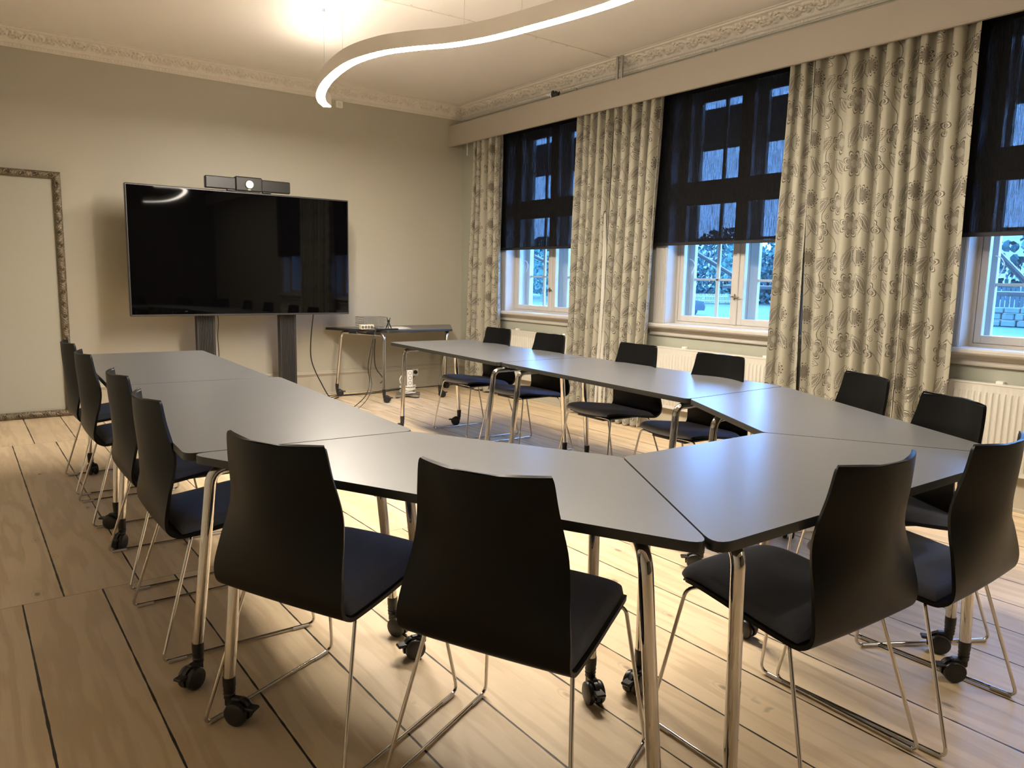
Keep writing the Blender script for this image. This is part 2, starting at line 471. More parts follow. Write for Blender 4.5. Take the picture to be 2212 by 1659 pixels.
# ------------------------------------------------------------------ windows
def window(i, c):
    r = bpy.data.objects.new('window_%d' % i, None); COL.objects.link(r); r.location = (RX, c, 0); r['kind'] = 'structure'
    X = lambda x: x-RX
    # fluted architrave
    fl = [(0,0),(.0,.0)]
    prof = [(0,0),(.012,0),(.018,.006),(.022,.014),(.022,.030)]
    for k in range(5):
        a = .034+k*.018; prof += [(.022,a),(.016,a+.003),(.016,a+.010),(.022,a+.013)]
    prof += [(.024,.128),(.028,.134),(.028,.144),(0,.144)]
    for s in (1, -1):
        mb = MB().ext([(p[0], HW+.144-p[1]) for p in prof], (0,0,ZS), (0,0,ZT+.07), up=(0,s,0), side=(-1,0,0)); obj('architrave', mb, 'white', r)
    # lining of the reveal
    for s in (1, -1):
        obj('reveal_lining', MB().box(X(4.955), X(5.335), *sorted((s*HW, s*(HW-.004))), ZS, ZT), 'white', r)
    obj('reveal_lining', MB().box(X(4.955), X(5.335), -HW, HW, ZT-.004, ZT+.012), 'white', r)
    # sill with moulded nosing
    sp = [(0,0),(.018,.0),(.022,.010),(.022,.036),(.036,.042),(.040,.058),(.048,.064),(.072,.068),(.080,.078),(.080,.094),(.072,.104),(0,.107)]
    mb = MB().ext(sp, (0,-.80,.838), (0,.80,.838), side=(-1,0,0)); mb.box(0, X(5.34), -HW, HW, .92, .945); obj('window_sill', mb, 'white', r)
    def leaf(name, y0, y1, x0, x1, z0, z1, st, rl, rh, sm, latch=None, munt=None, glass=True):
        """a sash: outer size y0..y1, z0..z1 ; stiles st (left, right), rails rl (low) rh (high)"""
        mb = MB(); sl, sr = st
        mb.rbox(x0, x1, y0, y0+sr, z0, z1, .003); mb.rbox(x0, x1, y1-sl, y1, z0, z1, .003)
        mb.rbox(x0, x1, y0+sr-.001, y1-sl+.001, z0, z0+rl, .003); mb.rbox(x0, x1, y0+sr-.001, y1-sl+.001, z1-rh, z1, .003)
        if munt:
            ym, hs, mw = munt
            xm = (x0+x1)/2
            mb.rbox(xm-.012, xm+.012, ym-.0155, ym+.0155, z0+rl-.001, z1-rh+.001, .004)
            for hz in hs: mb.rbox(xm-.012, xm+.012, y0+sr-.001, y1-sl+.001, hz-.010, hz+.010, .003)
        o = obj(name, mb, 'white', r, smooth=True)
        if glass:
            g = MB().box((x0+x1)/2-.0015, (x0+x1)/2+.0015, y0+sr-.002, y1-sl+.002, z0+rl-.002, z1-rh+.002)
            obj('pane', g, 'glass', o)
        return o
    x0, x1 = X(5.085), X(5.13)
    # fixed frame
    mb = MB()
    for s in (1, -1): mb.box(x0-.0, x1+.01, *sorted((s*(HW-.004), s*(HW-.028))), ZS, ZT-.004)
    mb.box(x0-.006, x1+.01, -HW+.028, HW-.028, 1.995, 2.085); mb.box(x0, x1+.01, -HW+.028, HW-.028, ZS, ZS+.018)
    mb.rbox(x0-.012, x0+.004, -.016, .016, ZS+.018, 1.995, .004)
    obj('frame', mb, 'white', r)
    for s, nm in ((1, 'casement'), (-1, 'casement')):
        ya, yb = sorted((0.001*s, s*(HW-.030)))
        for za, zb in ((ZS+.020, 1.993), (2.087, ZT-.012)):
            o = leaf(nm, ya, yb, x0, x1, za, zb, (.040, .058) if s > 0 else (.058, .040), .050, .050, 0)
            if s > 0 and za < 1.5:
                mb = MB(); xc = x0-.012
                mb.tube([(x0, .0, 1.19), (xc-.012, .0, 1.19)], .006, 10)
                mb.lathe((xc-.010, 0, 1.19), [(.003,-.004),(.011,-.002),(.011,.003),(.003,.006)], 14, 'x')
                mb.tube([(xc-.012,-.042,1.19),(xc-.014,-.020,1.187),(xc-.014,.020,1.193),(xc-.012,.042,1.19)], [.004,.006,.006,.003], 8)
                mb.tube([(xc-.012,0,1.215),(xc-.014,0,1.165)], [.004,.005], 8)
                obj('window_latch', mb, 'brass', o, smooth=True)
                mb = MB().tube(spline([(x1+.01,HW-.085,1.50),(x1+.02,HW-.115,1.485),(x1+.03,HW-.13,1.44),(x1+.02,HW-.11,1.375)], 6), .003, 6)
                obj('stay_hook', mb, 'whplastic', o, smooth=True)
    # outer sashes with glazing bars
    x0, x1 = X(5.235), X(5.275)
    mb = MB()
    for s in (1, -1): mb.box(x0, x1+.04, *sorted((s*(HW-.004), s*(HW-.020))), ZS, ZT-.004)
    mb.box(x0, x1+.04, -HW+.02, HW-.02, 2.03, 2.09); mb.box(x0, x1+.04, -HW+.02, HW-.02, ZS, ZS+.02)
    obj('outer_frame', mb, 'white', r)
    for s in (1, -1):
        ya, yb = sorted((0.001*s, s*(HW-.021))); ym = s*.328
        st = (.041, .079) if s > 0 else (.079, .041)
        leaf('outer_casement', ya, yb, x0, x1, ZS+.021, 2.029, st, .045, .032, 0, munt=(ym, (1.326, 1.666), 0))
        leaf('outer_casement', ya, yb, x0, x1, 2.091, ZT-.02, st, .034, .09, 0, munt=(ym, (2.455,), 0))
    return r
for i, c in enumerate(WC): window(i+1, c)

# roller blinds
BL = ['narrow black screen blind half lowered at the far window next to the room corner',
      'black screen blind half lowered at the middle window between the two wide curtains',
      'black screen blind at the nearest window, cut off at the right picture edge']
for i, c in enumerate(WC):
    t = thing('roller_blind', (4.925, c, 1.605), BL[i], 'blind', 'roller blinds')
    w_ = .855; P = []
    for k in range(3):
        P.append([(0.0, -w_ + 2*w_*j/24, z) for j in range(25)] if False else [(0, -w_+2*w_*j/24, [0.02, .7, 1.42][k]) for j in range(25)])
    obj('fabric', MB().grid(P), 'blind', t)
    obj('hem_bar', MB().rbox(-.006, .006, -w_, w_, 0, .026, .003), 'black', t)
    obj('roller_tube', MB().cyl((0, -w_-.01, 1.41), (0, w_+.01, 1.41), .018), 'blackmat', t, smooth=True)

# pelmet over the whole window wall
t = thing('curtain_pelmet', (4.79, 3.0, 2.806), 'long plain beige box pelmet running above all the windows under the cornice', 'pelmet')
mb = MB().rbox(-.010, .010, FY-3.0+.01, D-3.0-.002, 0, .232, .002); mb.rbox(-.014, .012, FY-3+.01, D-3.0-.002, -.003, .006, .002)
obj('front_board', mb, 'pelmet', t)
obj('end_board', MB().box(.01, .183, D-3.0-.022, D-3.0-.002, 0, .225), 'pelmet', t)
mb = MB().box(.05, .085, FY-3+.02, D-3.05, .02, .045); obj('curtain_rail', mb, 'whplastic', t)
for yy, hh in ((5.575,.04),(3.974,.035)):
    mb = MB().rbox(-.014, .014, -.010, .010, 0, .03, .003); mb.move((4.795, yy, 3.036))
    tag(obj('pelmet_clip', mb, 'steel'), 'small grey metal clip on the pelmet top, ' + ('near the far window' if yy > 5 else 'right of the two grey pipes'), 'clip', 'clips on the pelmet')
# torn dark scrap on pelmet
t = thing('debris_scrap', (4.80, 5.94, 3.037), 'small torn black scrap with a white bit lying on the pelmet top', 'scrap')
mb = MB(); P = []
for i in range(9):
    s_ = i/8; row = []
    for j in range(9):
        a = 2*PI*j/8; rr = (.034*(1-s_)**.6+.004)*(1+.35*math.sin(3*a+i*1.7))
        row.append((rr*math.cos(a)*.6, -.02-s_*.11, .025+rr*math.sin(a)*.9+.012*math.sin(i*2)))
    P.append(row)
mb.grid(P); obj('dark_cloth', mb, 'black', t, smooth=True)
mb = MB(); mb.tube(spline([(0,.0,.012),(.005,.02,.035),(0,.04,.03),(-.004,.055,.045),(0,.065,.035)],5), [.010]*11+[.006]*10, 7); obj('white_scrap', mb, 'paper', t, smooth=True)
# two pipes crossing the cornice
for k, yy in enumerate((5.075, 5.02)):
    mb = MB().cyl((4.838, yy, 3.045), (4.838, yy, 3.245), .014, 14); mb.lathe((4.838, yy, 3.15), [(.014,-.006),(.018,-.006),(.018,.006),(.014,.006)], 14)
    tag(obj('ceiling_pipe', mb, 'steel', smooth=True), 'grey vertical pipe stub in front of the cornice, ' + ('left one of the pair' if k == 0 else 'right one of the pair'), 'pipe', 'pipes in front of the cornice')

# cord weight by the corner
mb = MB().cyl((4.90, 7.585, 2.70), (4.90, 7.585, 2.835), .006, 10)
tag(obj('cord_weight', mb, 'whplastic', smooth=True), 'thin white rod hanging below the pelmet in the far corner', 'cord weight')

# curtains
def curtain(y_top0, y_top1, y_bot0, y_bot1, n, label, seed, ztop=2.86, x0=4.846, amp=.040, mat='floral', name='curtain', hem=.02, full=1.9):
    rr = random.Random(seed); ph = [rr.uniform(-.5,.5) for _ in range(n*4+8)]; am = [rr.uniform(.55,1.15) for _ in range(n*4+8)]
    wd = [rr.uniform(.7,1.4) for _ in range(n)]; tot = sum(wd); cum = [0]
    for q in wd: cum.append(cum[-1]+q/tot)
    NU, NV = n*26, 60; P = []
    for i in range(NU+1):
        s_ = i/NU; row = []
        k = min(n-1, int(s_*n)); f = s_*n-k; a = 2*PI*s_*n
        for j in range(NV+1):
            t_ = j/NV; z = ztop + (hem-ztop)*t_
            pw = (cum[k+1]-cum[k])
            yy = cum[k] + pw*f
            B = (.115-.05*t_)*pw*am[k]
            yy += B*math.sin(2*a)*min(1, 1.3) * (0 if (i < 4 or i > NU-4) else 1)
            A = amp*(.70+.3*am[k])
            w2 = math.cos(a + .35*math.sin(t_*2.2+ph[k])) + .16*math.sin(2*a+ph[k]+t_*2.4) + .15*math.sin(a*.5+seed+t_*2)*t_
            Yt = y_top0+(y_top1-y_top0)*yy; Yb = y_bot0+(y_bot1-y_bot0)*yy
            q = t_**1.2
            Y = Yt*(1-q)+Yb*q + .010*math.sin(t_*5+ph[k]*4)*t_
            Xv = x0 - A*w2 + .004*math.sin(t_*11+i*.21)
            Xv = min(max(Xv, 4.802), 4.888)
            row.append((Xv, Y, z))
        P.append(row)
    L = abs(y_bot1-y_bot0)*full
    o_ = thing_mesh(name, P, mat, label, L, abs(ztop-hem), seed)
    return o_
def thing_mesh(name, P, mat, label, L, Hh, seed):
    cx = sum(p[-1][0] for p in P)/len(P); cy = sum(p[-1][1] for p in P)/len(P); z0 = P[0][-1][2]
    mb = MB().grid([[(p[0]-cx, p[1]-cy, p[2]-z0) for p in r] for r in P]); o = obj(name, mb, mat, smooth=True, angle=180)
    o.location = (cx, cy, z0)
    me = o.data; uvl = me.uv_layers.new(name='UVMap'); k = len(P[0]); n = len(P)
    # arc length along mid row
    arc = [0]
    for i in range(1, n):
        a = Vector(P[i-1][k//2]); b = Vector(P[i][k//2]); arc.append(arc[-1]+(a-b).length)
    for lp in me.loops:
        i, j = divmod(lp.vertex_index, k); uvl.data[lp.index].uv = (arc[i]+seed*.173, P[i][j][2])
    tag(o, label, 'curtain', 'floral curtains'); return o
curtain(7.32, 6.795, 7.44, 6.79, 5, 'narrow floral curtain in the far corner beside the first window', 1)
curtain(5.56, 5.06, 5.64, 5.15, 5, 'floral curtain on the right of the far window, left of the pale lining strip', 2)
curtain(5.06, 4.50, 5.10, 4.62, 5, 'floral curtain left of the middle window, bluish at its right edge', 3)
curtain(3.31, 3.12, 3.36, 3.07, 2, 'narrow floral curtain right of the middle window, left of the dark gap', 4)
curtain(3.12, 2.08, 3.05, 2.07, 9, 'widest floral curtain, just left of the nearest window with many folds', 5)
# lining strip turned outwards between curtains
P = []
for i in range(9):
    row = []
    for j in range(30):
        t_ = j/29; z = 1.9*(1-t_)+.02*t_; wdt = .012+.12*min(1, t_*1.3)
        row.append((4.815+.014*math.sin(i*.9+t_*2), 5.135+wdt*(i/8-.5), z))
    P.append(row)
o = thing_mesh('curtain_lining', P, 'lining', 'plain off-white lining strip showing between the two floral curtains left of the middle window', 1, 2, 1)
o['category'] = 'curtain lining'; del o['group']

# radiators
def radiator(c, label, y0=None):
    L = .66; t = thing('radiator', (4.90, c, .22), label, 'radiator', 'radiators under the windows')
    n = int(2*L/.034); P = []
    prof = []
    for i in range(n):
        a = -L+.02 + (2*L-.04)*i/n; b = (2*L-.04)/n
        prof += [(a+b*.12, 0), (a+b*.30, -.009), (a+b*.62, -.009), (a+b*.80, 0)]
    prof = [(-L, .0), (-L+.012, 0)] + prof + [(L-.012, 0), (L, 0)]
    rows = []
    for z, k in ((0, 0), (.012, 0), (.028, 0), (.045, 1), (.455, 1), (.472, 0), (.515, 0)):
        rows.append([(q[1]*k, q[0], z) for q in prof])
    mb = MB().grid(rows); obj('front_panel', mb, 'radiator', t, smooth=True, angle=30)
    for s in (-1, 1): obj('side_cover', MB().box(-.002, .052, *sorted((s*L, s*(L+.006))), 0, .52), 'radiator', t)
    mb = MB().rbox(-.002, .052, -L-.006, L+.006, .513, .526, .003); obj('top_cover', mb, 'radiator', t)
    mb = MB().box(.03, .05, -L, L, .0, .5); obj('rear_panel', mb, 'radiator', t)
    for s in (-.4, .4):
        obj('wall_bracket', MB().rbox(.035, .0735, s-.02, s+.02, .40, .54, .003), 'whplastic', t)
    return t
radiator(6.21, 'white ribbed radiator under the far window behind the two farthest chairs')
radiator(3.85, 'white ribbed radiator under the middle window')
radiator(1.44, 'white ribbed radiator at the right picture edge under the nearest window')

# ------------------------------------------------------------------ tables
def rounded(poly, r, n=6):
    out = []; k = len(poly)
    for i in range(k):
        P = Vector(poly[i]); a = Vector(poly[i-1])-P; b = Vector(poly[(i+1) % k])-P; a.normalize(); b.normalize()
        d = r/math.tan(a.angle(b)/2); p0, p1 = P+a*d, P+b*d
        for j in range(n+1):
            t = j/n; q = p0*(1-t)**2+P*2*t*(1-t)+p1*t*t; out.append((q.x, q.y))
    return out
def castor_mb(ang):
    mb = MB(); o = .030
    mb.lathe((0,0,0), [(.013,.072),(.017,.076),(.016,.084),(.018,.088),(.016,.092),(.018,.100),(.0165,.106),(.0185,.112),(.0185,.140),(.004,.140)], 16)
    for s in (-1, 1):
        mb.lathe((o, s*.017, .036), [(.004,-.012*1),(.026,-.012),(.034,-.008),(.036,-.002),(.036,.004),(.033,.009),(.024,.012),(.004,.012)], 20, 'y')
    # hood
    rings = []
    for k in range(9):
        a = -PI*.1 + PI*1.05*k/8; rings.append([(o+.040*math.cos(a), -.006, .036+.040*math.sin(a)), (o+.040*math.cos(a), .006, .036+.040*math.sin(a)), (o+.02*math.cos(a), .006, .036+.02*math.sin(a)), (o+.02*math.cos(a), -.006, .036+.02*math.sin(a))])
    mb.loft(rings); mb.rbox(o+.018, o+.060, -.016, .016, .048, .058, .003)
    mb.rbox(-.012, o+.01, -.012, .012, .050, .080, .004)
    return mb.xf(Matrix.Rotation(ang, 4, 'Z'))
def table(label, poly, frames, cr=.04, group='joined conference tables', name='conference_table'):
    n = len(poly); c = (sum(p[0] for p in poly)/n, sum(p[1] for p in poly)/n)
    t = thing(name, (c[0], c[1], 0), label, 'table', group)
    loc = [(p[0]-c[0], p[1]-c[1]) for p in poly]
    area = sum(loc[i-1][0]*loc[i][1]-loc[i][0]*loc[i-1][1] for i in range(n))
    if area < 0: loc.reverse()
    mb = MB().prism(rounded(loc, cr), .715, .740, 0, 1, ch=.0012)
    obj('tabletop', mb, ['laminate', 'edge'], t, smooth=True, angle=40)
    for (fa, fb, ta, tb, ca, cb) in frames:
        A, B = Vector((ta[0]-c[0], ta[1]-c[1], .697)), Vector((tb[0]-c[0], tb[1]-c[1], .697))
        dv = (B-A); dv.z = 0; dv.normalize(); bend = .055
        for f, T_, s, ang in ((fa, A, 1, ca), (fb, B, -1, cb)):
            F = Vector((f[0]-c[0], f[1]-c[1], .130))
            path = fillet([tuple(F), tuple(T_), tuple(T_ + dv*s*(bend+.05))], [0, bend, 0], 8)
            lg = obj('leg', MB().tube(path, .0175, 16), 'chrome', t, smooth=True, angle=60)
            cs = obj('castor', castor_mb(ang).move((F.x, F.y, 0)), 'black', lg, smooth=True)
            # collar shading ring at the bend
        a, b = A + dv*(bend+.045), B - dv*(bend+.045)
        obj('crossbar', MB().tube([tuple(a), tuple(b)], .0165, 14), 'chrome', t, smooth=True, angle=60)
        mid = (a+b)/2; pd = Vector((-dv.y, dv.x, 0))
        for q in (.18, .82):
            mb = MB(); p = a.lerp(b, q)
            r_ = [tuple(p + dv*i*.05 + pd*j*.024 + Vector((0,0,k))) for i, j, k in ((-1,-1,-.006),(1,-1,-.006),(1,1,-.006),(-1,1,-.006))]
            r2 = [tuple(Vector(v_)+Vector((0,0,.0238))) for v_ in r_]
            mb.loft([r_, r2]); obj('mounting_plate', mb, 'black', t)
    return t
def rect(cx, cy, deg, L=1.63, Wd=.81):
    a = math.radians(deg); ax = Vector((math.sin(a), math.cos(a))); px = Vector((ax.y, -ax.x)); c = Vector((cx, cy))
    return [tuple(c - ax*L/2 - px*Wd/2), tuple(c - ax*L/2 + px*Wd/2), tuple(c + ax*L/2 + px*Wd/2), tuple(c + ax*L/2 - px*Wd/2)]
def trap(mx, my, nx, ny, L=1.6, S_=.8, dp=.69):
    n_ = Vector((nx, ny)).normalized(); d = Vector((n_.y, -n_.x)); m_ = Vector((mx, my))
    return [tuple(m_-d*L/2), tuple(m_+d*L/2), tuple(m_+n_*dp+d*S_/2), tuple(m_+n_*dp-d*S_/2)]
def fr(ax, ay, bx, by, ta=None, tb=None, ca=0, cb=0):
    return ((ax, ay), (bx, by), ta or (ax, ay), tb or (bx, by), ca, cb)
table('grey conference table at the far left, its end nearest the television',
      [(.590,4.131),(1.385,4.095),(1.436,5.735),(.650,5.765)], [fr(.60,4.17,1.29,4.16,(.635,4.19),(1.25,4.18),2.5,2.0), fr(.645,5.42,1.36,5.42,(.70,5.41),(1.31,5.41),-1.4,1.0)])
table('grey conference table on the left, between the far left table and the slanted one',
      [(.551,2.462),(1.343,2.419),(1.424,4.089),(.620,4.126)], [fr(.554,2.40,1.226,2.367,(.615,2.40),(1.17,2.38),-2.6,-1.2), fr(.575,3.87,1.27,3.86,(.625,3.88),(1.22,3.87),-2.2,2.5)])
table('slanted grey table in front with two chairs, left of the dark seam',
      [(.556,2.456),(1.293,1.000),(1.712,1.708),(1.330,2.413)], [fr(.575,2.135,1.232,2.159,(.632,2.165),(1.17,2.16),-.9,3.0), fr(1.534,1.628,1.240,1.085,(1.50,1.60),(1.225,1.135),-1.9,-1.6)])
table('grey table at the near right, just right of the dark seam',
      [(1.2965,.998),(2.905,.995),(2.468,1.706),(1.7155,1.706)], [fr(1.445,1.03,1.700,1.575,(1.425,1.03),(1.68,1.56),-1.6,-2.9), fr(2.297,1.575,2.640,1.000,(2.32,1.54),(2.63,1.02),1.6,2.4)])
table('slanted grey table at the right end of the ring, bluish with window light',
      [(2.909,.998),(3.692,2.446),(2.862,2.406),(2.4715,1.709)], [fr(2.480,1.69,2.800,1.115,(2.50,1.67),(2.79,1.13),2.0,2.2), fr(2.69,2.15,3.38,2.15,(2.735,2.15),(3.33,2.15),2.4,.6)])
table('grey conference table along the middle window with two chairs behind it',
      [(2.851,2.411),(3.700,2.452),(3.745,4.120),(2.948,4.128)], [fr(2.77,2.45,3.47,2.46,(2.83,2.46),(3.42,2.46),2.0,1.0), fr(2.865,3.88,3.56,3.90,(2.935,3.89),(3.50,3.90),2.9,.4)])
table('grey conference table at the far right of the ring, near the small side table',
      [(2.925,4.133),(3.737,4.125),(3.785,5.80),(2.990,5.82)], [fr(2.80,4.06,3.49,4.06,(2.86,4.07),(3.44,4.06),2.9,.5), fr(2.975,5.56,3.551,5.58,(2.995,5.56),(3.50,5.58),2.9,2.6)])
table('black trapezoid side table on castors against the back wall, cables and papers on it',
      [(3.18,7.74),(4.79,7.74),(4.39,7.05),(3.60,7.05)], [fr(3.276,7.60,3.527,6.985,(3.32,7.56),(3.56,7.05),-.3,-.6), fr(4.204,7.00,4.607,7.56,(4.33,7.06),(4.60,7.52),0,.4)], name='side_table', group='side table')
_st = [o for o in COL.objects if o.name.startswith('side_table')][0]; del _st['group']

# ------------------------------------------------------------------ chairs
PR = [ # side y, centre y, z, half width
 (-.213,-.262,.874,.166),(-.2125,-.261,.868,.177),(-.203,-.259,.80,.187),(-.183,-.251,.70,.203),(-.190,-.247,.63,.213),
 (-.207,-.242,.57,.223),(-.222,-.236,.50,.234),(-.224,-.230,.465,.235),(-.216,-.221,.440,.234),(-.195,-.200,.424,.232),(-.165,-.168,.418,.231),
 (-.06,-.065,.424,.229),(.05,.06,.436,.226),(.14,.165,.446,.222),(.20,.235,.445,.214),(.212,.252,.437,.203)]
def shellpt(t, s):
    ys, yc, z, w_ = catm(PR, t)
    f = abs(s)**1.9
    y_ = yc + (ys-yc)*f
    zz = z
    if t > 10: zz += .010*(abs(s)**2)*min(1,(t-10)/2)    # seat dish
    return Vector((s*w_, y_, zz))
def thick_from(fn, tr, sr, nt, ns, off0, off1):
    """closed slab following fn(t,s), offsets along the normal"""
    ts = [tr[0]+(tr[1]-tr[0])*i/nt for i in range(nt+1)]; ss = [sr[0]+(sr[1]-sr[0])*j/ns for j in range(ns+1)]
    A, B = [], []
    for t in ts:
        ra, rb = [], []
        for s_ in ss:
            e = .02
            p = fn(t, s_); dt = fn(min(t+e, tr[1]), s_)-fn(max(t-e, tr[0]), s_); ds = fn(t, min(s_+e, 1))-fn(t, max(s_-e, -1))
            n_ = dt.cross(ds); n_ = n_.normalized() if n_.length > 1e-9 else Vector((0,0,1))
            ra.append(tuple(p+n_*off0(t, s_))); rb.append(tuple(p+n_*off1(t, s_)))
        A.append(ra); B.append(rb)
    mb = MB(); k = ns+1; n = nt+1
    vs = [p for r_ in A for p in r_]+[p for r_ in B for p in r_]; o = n*k; fs = []
    for i in range(nt):
        for j in range(ns):
            fs.append((i*k+j, i*k+j+1, (i+1)*k+j+1, (i+1)*k+j)); fs.append((o+i*k+j, o+(i+1)*k+j, o+(i+1)*k+j+1, o+i*k+j+1))
    for i in range(nt): fs += [(i*k, (i+1)*k, o+(i+1)*k, o+i*k), (i*k+ns, o+i*k+ns, o+(i+1)*k+ns, (i+1)*k+ns)]
    for j in range(ns): fs += [(j, o+j, o+j+1, j+1), (nt*k+j, nt*k+j+1, o+nt*k+j+1, o+nt*k+j)]
    mb.add(vs, fs); return mb
def make_chair():
    t = thing('chair', (0,0,0), 'x', 'chair', 'chairs around the joined tables')
    N_ = len(PR)-1
    mb = thick_from(shellpt, (0, N_), (-1, 1), 66, 20, lambda a, b: -.0055, lambda a, b: .0055)
    obj('seat_shell', mb, 'shell', t, smooth=True, angle=40)
    # pad sits on the seat part of the shell
    sgn = (shellpt(12.02,0)-shellpt(11.98,0)).cross(shellpt(12,.02)-shellpt(12,-.02)).z
    sg = 1 if sgn > 0 else -1
    def pt(t_, s_): return shellpt(t_, s_*.945)
    def top(t_, s_):
        e = max(0, 1-abs(s_)**9)**.45; g = max(0, 1-abs((t_-12.35)/2.5)**9)**.45
        return sg*(.0062 + .030*e*g)
    mb = thick_from(pt, (9.85, 14.85), (-1, 1), 44, 26, lambda a, b: sg*.0058, top)
    obj('seat_pad', mb, 'wool', t, smooth=True, angle=180)
    for s in (-1, 1):
        path = fillet([(s*.10,.185,.424),(s*.212,.200,.428),(s*.262,.272,.0085),(s*.262,-.262,.0085),(s*.205,-.140,.412),(s*.10,-.125,.408)], [0,.028,.026,.022,.028,0], 7)
        lg = obj('leg_frame', MB().tube(path, .0056, 10), 'chrome', t, smooth=True, angle=60)
        for yy in (.215, -.215):
            obj('glide', MB().rbox(s*.262-.0075, s*.262+.0075, yy-.032, yy+.032, .0005, .0125, .003), 'clear', lg)
    obj('under_bar', MB().tube([(-.10,.185,.424),(.10,.185,.424)], .0056, 8), 'chrome', t)
    obj('under_bar', MB().tube([(-.10,-.125,.408),(.10,-.125,.408)], .0056, 8), 'chrome', t)
    obj('under_plate', MB().rbox(-.13,.13,-.13,.19,.405,.4175,.004), 'blackmat', t)
    return t
CH = [ # x, y, heading deg (0 = facing +y, positive turns clockwise towards +x), label
 (.745, 2.85, 90, 'black plywood chair in the left row, nearest of its four chairs'),
 (.765, 3.545, 90, 'black chair in the left row, second from the viewer'),
 (.755, 4.485, 90, 'black chair in the left row, third from the viewer'),
 (.760, 5.165, 90, 'black chair in the left row, farthest one beside the big ornate frame'),
 (.850, 2.015, 65.5, 'black chair seen from behind, left one of two at the slanted front table'),
 (1.145, 1.480, 64.5, 'black chair seen from behind in the middle foreground, the nearest and largest one'),
 (1.852, 1.155, 2, 'black chair at the near right, turned away, dark pad beside a chrome table leg'),
 (2.393, 1.095, -2, 'black chair at the right picture edge with a bluish seat pad'),
 (2.930, 1.425, -60.5, 'black chair behind the right end of the ring in front of the radiator'),
 (3.330, 1.990, -61, 'black chair behind the ring in front of the widest floral curtain'),
 (3.440, 2.870, -88, 'black chair at the window side with a bright blue seat, before the middle radiator'),
 (3.510, 3.610, -88, 'black chair at the window side in front of the pale lining strip'),
 (3.530, 4.570, -90, 'black chair at the window side, second farthest, in front of the far radiator'),
 (3.530, 5.270, -90, 'black chair at the window side, farthest one, near the corner curtain')]
ch0 = make_chair()
for i, (x_, y_, a_, lb) in enumerate(CH):
    c = ch0 if i == 0 else copy_tree(ch0)
    c.location = (x_, y_, 0); c.rotation_euler = (0, 0, -math.radians(a_)); c['label'] = lb

# ------------------------------------------------------------------ lamp
def lamp(LP, zb, wires, label, dim=''):
    path = spline([(a, b, 0) for a, b in LP], 10); mid = LP[len(LP)//2]
    t = thing('pendant_lamp', (mid[0], mid[1], zb), label, 'lamp', 'wavy pendant lamps')
    def sweep(prof):
        P = [Vector(p) for p in path]; rings = []
        for i in range(len(P)):
            T = (P[min(i+1, len(P)-1)]-P[max(i-1, 0)]).normalized(); N = Vector((T.y, -T.x, 0))
            rings.append([tuple(P[i]+N*a+Vector((0,0,b))-Vector((mid[0],mid[1],0))) for a, b in prof])
        return MB().loft(rings)
    obj('housing', sweep([(-.036,.004),(-.036,.100),(-.032,.100),(-.032,.088),(.032,.088),(.032,.100),(.036,.100),(.036,.004),(.032,.004),(.032,.010),(-.032,.010),(-.032,.004)]), 'lampbody', t, smooth=True, angle=30)
    obj('lower_diffuser', sweep([(-.0325,-.001),(-.0325,.0095),(.0325,.0095),(.0325,-.001)]), 'glow_down'+dim, t)
    obj('upper_diffuser', sweep([(-.0310,.0885),(-.0310,.094),(.0310,.094),(.0310,.0885)]), 'glow_up'+dim, t)
    for x_, y_ in wires:
        x_ -= mid[0]; y_ -= mid[1]
        mb = MB().cyl((x_, y_, .095), (x_, y_, ZC-zb), .0013, 6).cyl((x_, y_, .090), (x_, y_, .118), .006, 10).lathe((x_, y_, ZC-zb), [(.004,-.022),(.010,-.020),(.010,-.001),(.003,0)], 12)
        obj('suspension_wire', mb, 'steel', t, smooth=True)
lamp([(2.70,6.40),(2.575,6.22),(2.455,5.93),(2.345,5.50),(2.290,5.02),(2.345,4.66),(2.46,4.43),(2.60,4.22),(2.715,3.94),(2.79,3.60),(2.845,3.30),(2.875,3.0),(2.86,2.66),(2.76,2.32),(2.58,2.02),(2.33,1.82)],
     2.73, ((2.365,5.65),(2.300,5.17),(2.655,4.16),(2.768,3.72),(2.86,2.75),(2.42,1.90)), 'long white wavy pendant lamp glowing along its underside, hung on thin wires')
lamp([(2.88,.42),(3.12,.46),(3.34,.40),(3.48,.02),(3.60,-.70),(3.68,-1.50),(3.68,-2.2),(3.58,-2.65),(3.36,-2.95)],
     2.73, ((3.12,.46),(3.50,-.1),(3.68,-1.5),(3.5,-2.8)), 'second wavy pendant lamp, seen only as a reflection in the television screen', '_dim')
# ceiling cable with clips
mb = MB(); pts = [(2.30,5.19),(2.66,5.178),(3.36,5.153),(3.9,5.13),(4.4,5.14),(4.83,5.165)]
mb.tube([(a, b, ZC-.004) for a, b in pts], .0028, 6)
for k in range(14):
    u_ = 2.5+k*.165; mb.rbox(u_-.006, u_+.006, 5.155-.010, 5.155+.010, ZC-.009, ZC-.0005, .002)
tag(obj('ceiling_cable', mb, 'plaster'), 'thin white cable clipped across the ceiling above the wavy lamp', 'cable')
mb = MB().rbox(3.378, 3.455, D-.030, D-.002, 3.045, 3.118, .006)
t = thing('wall_detector', (3.416, D, 3.08), 'small square white sensor box just under the cornice beside the lamp tip', 'sensor')
mb.move((-3.416, -D, -3.08)); obj('housing', mb, 'whplastic', t)
obj('round_button', MB().lathe((0,-.030,0), [(.002,-.004),(.020,-.004),(.022,0),(.002,.001)], 18, 'y'), 'cream', t)

